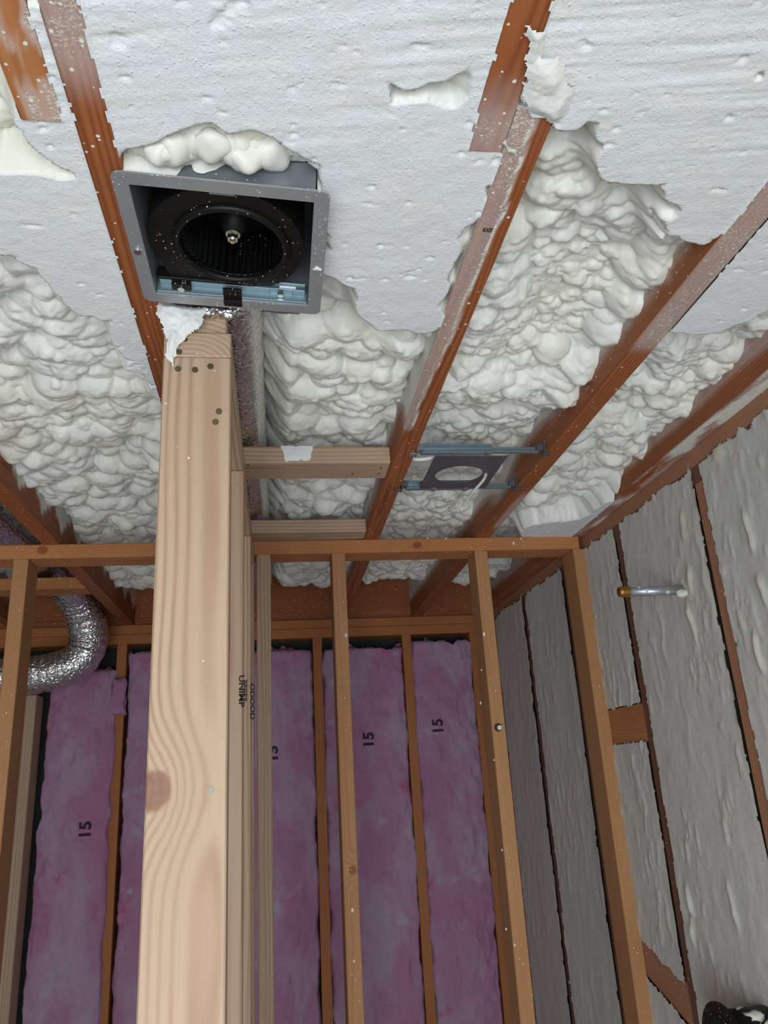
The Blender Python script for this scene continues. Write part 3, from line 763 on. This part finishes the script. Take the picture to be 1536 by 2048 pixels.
# torn scrap of batt hanging over the stud between the two left batts
V, F = cbox((-.626, 3.10, .275), (-.574, 3.128, .405), .004)
bm = bmesh.new(); vs_ = [bm.verts.new(v) for v in V]
for q in F: bm.faces.new([vs_[i] for i in q])
bmesh.ops.subdivide_edges(bm, edges=list(bm.edges), cuts=4, use_grid_fill=True); V, F = bm_out(bm)
V += np.stack([(fbm(V[:, 2] * 40, V[:, 1] * 40, 401) - .5) * .02, (fbm(V[:, 0] * 40, V[:, 2] * 40, 402) - .5) * .02 + .012, (fbm(V[:, 0] * 60, V[:, 1] * 40, 403) - .5) * .02], -1)
tag(mk('insulation_scrap', V, F, M_BATT, None, True), 'small torn pink scrap between the two left batts', 'insulation')
# pale trimmed post at the far left
tag(lumber('trimmer_post', (-.944, 3.06, -CZ), (-.880, 3.149, .352), 'new'), 'pale trimmed post standing at the far left under the duct', 'post')

# ------------------------------------------------------------------ ducts
def duct(name, pts, r, label, seed, n=28, per=26, spray=False, crush=1.0):
    P = spline(pts, per); m = len(P)
    S = np.concatenate([[0], np.cumsum(np.linalg.norm(np.diff(P, axis=0), axis=1))])
    A, B = np.meshgrid(S, np.linspace(0, 2 * math.pi, n, endpoint=False), indexing='ij')
    dents = .10 * (fbm(A * 26, np.cos(B) * 2 + 5, seed) - .5) + .10 * (fbm(A * 60, np.sin(B) * 4 + 9, seed + 2) - .5) + .018 * np.sin(A * 230)
    dents = dents * crush
    V, F = tube(P, r, n, dents)
    rel = V[:, 0] - np.repeat(P[:, 0], n)
    o = mk(name, V, F, M_FOIL, None, True, {'spray': sstep(.35, 1.0, rel / r) * .9 if spray else np.zeros(len(V))})
    return tag(o, label, 'duct')
duct('foil_duct', [(-.775, 1.65, .735), (-.770, 2.2, .735), (-.755, 2.62, .732), (-.715, 2.84, .672), (-.682, 2.93, .560), (-.705, 2.95, .463), (-.80, 2.95, .418), (-.93, 2.95, .405), (-1.08, 2.95, .402)], .067,
     'crinkled silver foil duct bending down at the far left', 501)
duct('fan_duct', [(-.070, .90, .722), (-.072, 1.2, .722), (-.072, 1.6, .722), (-.070, 2.2, .722), (-.070, 2.9, .722)], .055,
     'foil exhaust duct running along the partition behind the fan', 502, spray=True, crush=.45)
# foil tape crumpled at the fan outlet
o = lumps('foil_tape', [((-.083, .940, .6175), (.016, .010, .006)), ((-.062, .938, .6165), (.014, .010, .007)), ((-.050, .936, .6180), (.012, .010, .006))], M_FOIL, None, 9, .45, 3)
tag(o, 'crumpled shiny foil tape under the fan beside the plate end', 'foil tape')

# ------------------------------------------------------------------ exhaust fan
fan = empty('exhaust_fan', tuple(FAN_C), (0, math.radians(3.7), 0), local=True)
tag(fan, 'square metal bathroom exhaust fan housing with black blower, no grille', 'exhaust fan')
def rrect(hx, hy, r, k=6):
    out = []
    for cx, cy, a0 in ((hx - r, hy - r, 0), (-hx + r, hy - r, 90), (-hx + r, -hy + r, 180), (hx - r, -hy + r, 270)):
        for i in range(k + 1):
            a = math.radians(a0 + 90 * i / k); out.append((cx + r * math.cos(a), cy + r * math.sin(a)))
    return np.array(out)
def ring_plate(outer, inner, z0, z1):
    n = len(outer); V = np.vstack([np.c_[outer, np.full(n, z0)], np.c_[inner, np.full(n, z0)], np.c_[outer, np.full(n, z1)], np.c_[inner, np.full(n, z1)]])
    F = []
    for i in range(n):
        j = (i + 1) % n
        F += [[i, n + i, n + j, j], [2 * n + i, 2 * n + j, 3 * n + j, 3 * n + i], [i, j, 2 * n + j, 2 * n + i], [n + i, 3 * n + i, 3 * n + j, n + j]]
    return V, F
V, F = ring_plate(rrect(.1155, .1160, .010), rrect(.0985, .0990, .0015), -.0025, .0); mk('flange', V, F, M_FLANGE, fan)
V, F = ring_plate(rrect(.0165 + .083, .0995, .0015), rrect(.0985, .0985, .0015), 0, .19)
V2, F2 = cbox((-.099, -.099, .188), (.099, .099, .190), 0); V, F = join([(V, F), (V2, F2)]); mk('housing', V, F, M_GALV, fan)
# blue-grey zinc lining of the far inner wall with its ledge
V, F = join([cbox((-.097, .0955, .001), (.097, .0978, .03), .0004), cbox((-.094, .086, .012), (.094, .0955, .014), .0004)]); mk('inner_ledge', V, F, M_BLUE, fan)
# scroll: plate with round inlet, side wall rising from its outline
ctr = np.array((.003, .007)); K = 72; ang = np.linspace(0, 2 * math.pi, K, endpoint=False)
def scroll_r(a):
    x, y = math.cos(a), math.sin(a)
    base = .086 + .012 * (.5 - .5 * math.cos(a)) + .004 * max(0, -y)
    lim = 1e9
    if y > 0: lim = min(lim, .076 / y)
    if y < 0: lim = min(lim, .093 / -y)
    if x < 0 and y > .2: base = .130
    if x < 0: lim = min(lim, (.098 - .022 * max(0, y)) / -x)
    return min(base, lim)
outl = np.array([ctr + scroll_r(a) * np.array((math.cos(a), math.sin(a))) for a in ang])
outl = (np.roll(outl, 1, 0) + 2 * outl + np.roll(outl, -1, 0)) / 4
inl = ctr + .066 * np.c_[np.cos(ang), np.sin(ang)]
PZ = .013
V, F = ring_plate(outl, inl, PZ, PZ + .003); n = K
side = np.vstack([np.c_[outl, np.full(n, PZ + .003)], np.c_[outl * .985, np.full(n, .16)]])
V, F = join([(V, F), (side, [[i, (i + 1) % n, n + (i + 1) % n, n + i] for i in range(n)])])
scroll = mk('blower_scroll', V, F, M_BLACK, fan)
P = np.c_[ctr[0] + .066 * np.cos(ang), ctr[1] + .066 * np.sin(ang), np.full(K, PZ - .0005)]
V, F = tube(np.vstack([P, P[:2]]), .0052, 10, caps=False); mk('inlet_lip', V, F, M_BLACK, scroll, True)
# wheel
wheel = empty('blower_wheel', (0, 0, 0)); wheel.parent = fan; wheel.location = (ctr[0], ctr[1], 0); ORG[wheel.name] = np.array((0, 0, 0.))
V, F = cyl((0, 0, .085), (0, 0, .088), .066, n=40); mk('back_plate', V, F, M_BLACK2, wheel)
V, F = cyl((0, 0, .030), (0, 0, .085), .011, .030, n=24); mk('hub', V, F, M_BLACK2, wheel, True)
bl = []
bv, bf = cbox((.056, -.0006, .018), (.0655, .0006, .085), 0)
me0 = None
for i in range(44):
    a = 2 * math.pi * i / 44; c, s = math.cos(a), math.sin(a); ca, sa = math.cos(.5), math.sin(.5)
    if me0 is None:
        b0 = mk('blade', bv, bf, M_BLACK2, wheel); me0 = b0.data; o = b0; base = np.array(ORG[b0.name])
    else:
        o = b0.copy(); COL.objects.link(o); o.parent = wheel
    o.rotation_euler = (0, 0, a + .45)
    o.location = (base[0] * c, base[0] * s, base[2])
tv, tf = tube(np.c_[.0655 * np.cos(np.linspace(0, 2 * math.pi, 49)), .0655 * np.sin(np.linspace(0, 2 * math.pi, 49)), np.full(49, .019)], .0012, 6, caps=False); mk('blade_ring', tv, tf, M_BLACK2, wheel)
V, F = join([cyl((0, 0, .029), (0, 0, .031), .0088, n=24), cyl((0, 0, .0215), (0, 0, .029), .0068, n=6), cyl((0, 0, .018), (0, 0, .022), .0032, .0036, 14)]); mk('shaft_nut', V, F, M_SCREW, wheel)
# brackets and wiring cover at the far edge
V, F = join([cbox((-.078, .084, .004), (-.054, .0975, .016), .0006), cbox((-.096, .078, .010), (.028, .0835, .028), .001)]); br = mk('mounting_bracket', V, F, M_BLACK, fan)
V, F = cyl((-.066, .0905, .0015), (-.066, .0905, .005), .0045, .0048, 14); mk('screw', V, F, M_SCREW, br)
V, F = join([cbox((-.012, .080, .000), (.012, .1105, .004), .0006), cbox((-.012, .0985, -.0042), (.012, .1105, .004), .0006)]); mk('centre_clip', V, F, M_BLACK, fan)
V, F = join([cbox((.030, .078, .016), (.094, .0975, .0185), .0006), cbox((.048, .092, .008), (.078, .0975, .0165), .0006)]); wc = mk('wiring_cover', V, F, M_BLUE, fan)
V, F = cyl((.062, .0905, .005), (.062, .0905, .0085), .0040, .0044, 14); mk('screw', V, F, M_SCREW, wc)
V, F = cbox((.060, .084, .0145), (.082, .0895, .0165), .0006); mk('plug', V, F, M_WHITE, wc)
V, F = cbox((-.016, -.0985, .004), (.012, -.088, .010), .0006); mk('near_clip', V, F, M_BLUE, fan)
V, F = join([cbox((.036, .112, .0002), (.088, .1235, .0030), .0005), cbox((.050, .1235, .0002), (.072, .1255, .0030), .0004)]); mk('side_tab', V, F, M_DARKMETAL, fan)
for sx, sy in ((-.1075, .012),):
    V, F = cyl((sx, sy, -.0052), (sx, sy, -.002), .0042, .0046, 14); mk('screw', V, F, M_SCREW, fan)
o = lumps('foam_speck', [((.1075, .016, -.003), (.0045, .0035, .002))], M_FOAM, fan, 3, .4, 3)

# foam drooping over the near side of the fan housing
R = np.random.RandomState(12); balls = []
for i in range(26):
    t = i / 25; x = -.150 + .205 * t
    balls.append(((x, .655 + R.uniform(-.006, .012), .640 + R.uniform(-.010, .010) + .012 * sstep(.5, 1, np.array(t))), (R.uniform(.014, .026), R.uniform(.016, .026), R.uniform(.012, .022))))
o = lumps('foam_roll', balls, M_FOAM, None, 12, .12, 3)
tag(o, 'row of creamy foam lumps drooping along the near edge of the fan', 'foam lumps')
# torn foam flakes lying over the lapped joists at top centre
def ceiling_flake(pts, z, thick, seed, label, rag=.007):
    poly = [tuple(at_z(x, y, z)[:2]) for x, y in pts]
    o = wall_patch('foam_flake', poly, lambda u, v, h: (u, v, z - h), .0016, M_FOAM, None, thick, seed, .55, rag, label, 'foam flake')
    return o
ceiling_flake([(1048, 135), (1075, 105), (1120, 120), (1150, 185), (1128, 232), (1102, 250), (1088, 238), (1066, 226), (1040, 215), (1048, 175)], .6195, .006, 71, 'ragged torn foam flake over the joist lap at top centre')
ceiling_flake([(1046, 42), (1072, 50), (1092, 62), (1084, 112), (1062, 158), (1052, 120), (1058, 80)], .6200, .006, 72, 'thin foam flake stuck on the red brown joist end')
ceiling_flake([(1008, 262), (1018, 285), (1036, 298), (1030, 308), (1012, 303), (1004, 285)], .6190, .005, 73, 'small white foam chip between the two lapped joists', .003)

# ------------------------------------------------------------------ recessed light mounting plate
rl = empty('recessed_light_plate', (.41, 1.545, JB))
tag(rl, 'dark metal recessed light plate with round hole and two hanger bars', 'light bracket')
K = 48; an = np.linspace(0, 2 * math.pi, K, endpoint=False)
def sq_pt(a, x0, x1, y0, y1, cx, cy):
    c, s = math.cos(a), math.sin(a)
    t = min(((x1 - cx) / c if c > 1e-6 else (x0 - cx) / c if c < -1e-6 else 9), ((y1 - cy) / s if s > 1e-6 else (y0 - cy) / s if s < -1e-6 else 9))
    return (cx + c * t, cy + s * t)
hc = (.405, 1.556); rect = (.331, .487, 1.452, 1.640)
corner = [math.atan2(y - hc[1], x - hc[0]) for x in rect[:2] for y in rect[2:]]
an = np.array(sorted(list(an) + [q % (2 * math.pi) for q in corner])); K = len(an)
V, F = ring_plate(np.array([sq_pt(a, *rect, *hc) for a in an]), np.c_[hc[0] + .053 * np.cos(an), hc[1] + .051 * np.sin(an)], JB - .002, JB)
mk('plate', V, F, M_DARKMETAL, rl)
for k, (y, xa, xb) in enumerate(((1.434, .288, .562), (1.642, .288, .562))):
    V, F = join([cbox((xa + .012, y, JB - .001), (.45, y + .012, JB + .003), .0005), cbox((xa + .012, y + .011, JB - .001), (.45, y + .014, JB + .018), .0005), cbox((xa + .012, y - .003, JB + .014), (.45, y + .014, JB + .018), .0005),
                 cbox((.36, y + .001, JB + .001), (xb - .012, y + .010, JB + .0045), .0004), cbox((.36, y + .009, JB + .001), (xb - .012, y + .0115, JB + .0155), .0004)])
    bar = mk('hanger_bar', V, F, M_BLUE, rl)
    for xc in (.365, .44):
        V, F = cbox((xc - .005, y - .005, JB - .0028), (xc + .005, y + .016, JB - .0012), .0004); mk('bar_clip', V, F, M_GALV, bar)
    for xe, d in ((xa, 1), (xb, -1)):
        V, F = join([cbox((min(xe, xe + d * .003), y - .012, JB - .004), (max(xe, xe + d * .003), y + .020, JB + .022), .0005),
                     cbox((min(xe, xe + d * .016), y - .004, JB + .004), (max(xe, xe + d * .016), y + .014, JB + .018), .0006),
                     cbox((min(xe - d * .014, xe + d * .003), y - .002, JB - .0045), (max(xe - d * .014, xe + d * .003), y + .012, JB - .0015), .0005)])
        mk('end_bracket', V, F, M_DARKMETAL if d < 0 or k else M_GALV, bar)
q = [at_z(966, 925, .655), at_z(972, 938, .634), at_z(968, 958, .606), at_y(945, 985, 1.53), at_y(922, 1018, 1.50)]
P = spline(q, 10); V, F = tube(P, np.linspace(.0042, .0026, len(P)), 10)
tag(mk('cable', V, F, M_SHEATH, None, True), 'milky white cable hanging through the recessed light hole', 'cable')
q = [(.288, 1.50, .640), (.300, 1.495, .632), (.325, 1.49, .632), (.345, 1.487, .638)]
V, F = tube(spline(q, 8), .0045, 10); tag(mk('cable', V, F, M_SHEATH, None, True), 'short pale cable stub between the joist and the light plate', 'cable')

# ------------------------------------------------------------------ pipe stub, black fitting, white ring
pipe = empty('pipe_stub', (.86, 1.547, .344)); tag(pipe, 'galvanised pipe stub with brass cap sticking out of the foamed wall', 'pipe')
V, F = cyl((.752, 1.547, .344), (.90, 1.547, .344), .0105, n=24); mk('tube', V, F, M_PIPE, pipe, True)
V, F = join([cyl((.737, 1.547, .344), (.754, 1.547, .344), .0122, n=10), cyl((.731, 1.547, .344), (.738, 1.547, .344), .0105, .0118, 10)]); mk('brass_cap', V, F, M_BRASS, pipe)
V, F = cyl((.752, 1.547, .344), (.757, 1.547, .344), .0116, n=24); mk('collar', V, F, M_GALV, pipe)
for i, q in enumerate([((.79, 1.5375, .343), (.0045, .0035, .004)), ((.775, 1.540, .351), (.004, .003, .002)), ((.838, 1.5385, .339), (.006, .004, .004)), ((.872, 1.538, .335), (.014, .010, .009))]):
    lumps('foam_speck', [q], M_WFOAM, pipe, 6 + i, .3, 2)

fit = empty('black_fitting', (.86, 1.52, -.47)); tag(fit, 'black plastic half round fitting in the bottom right corner', 'fitting')
def half_shell(c, r, x0, x1, a0, a1, th, n=28):
    a = np.radians(np.linspace(a0, a1, n)); P = []
    for (rr, x) in ((r, x0), (r, x1), (r - th, x1), (r - th, x0)):
        P.append(np.c_[np.full(n, x), c[0] + rr * np.cos(a), c[1] + rr * np.sin(a)])
    V = np.vstack(P); F = [[k * n + i, k * n + i + 1, ((k + 1) % 4) * n + i + 1, ((k + 1) % 4) * n + i] for k in range(4) for i in range(n - 1)]
    F += [[0, n, 2 * n, 3 * n], [n - 1, 4 * n - 1, 3 * n - 1, 2 * n - 1]]
    return V, F
V, F = half_shell((1.525, -.500), .062, .79, .90, -20, 200, .004); sh = mk('shell', V, F, M_BLACK, fit, True)
V, F = half_shell((1.525, -.500), .076, .785, .790, -10, 190, .016); mk('rim', V, F, M_BLACK, fit)
for i, q in enumerate([((.84, 1.50, -.445), (.02, .016, .008)), ((.86, 1.47, -.455), (.02, .014, .012)), ((.83, 1.53, -.442), (.012, .012, .005)), ((.82, 1.55, -.49), (.02, .02, .006))]):
    lumps('foam_crust', [q], M_WFOAM, fit, 8 + i, .4, 2)

# white plastic ring edge half buried in foam near the right wall, behind the cross wall
a = np.radians(np.linspace(225, 385, 40)); c0 = np.array((.730, 2.50))
p = at_z(985, 1140, .69)
rin, rout = .058, .068
V = np.vstack([np.c_[c0[0] + rr * np.cos(a), c0[1] + rr * np.sin(a) * 1.0, np.full(40, z)] for rr, z in ((rout, .648), (rin, .648), (rin, .672), (rout, .672))])
F = [[k * 40 + i, k * 40 + i + 1, ((k + 1) % 4) * 40 + i + 1, ((k + 1) % 4) * 40 + i] for k in range(4) for i in range(39)] + [[0, 40, 80, 120], [39, 159, 119, 79]]
wr_ = mk('plastic_ring', V, F, M_WHITE, None); tag(wr_, 'white plastic ring edge showing in foam behind the cross wall', 'ring')
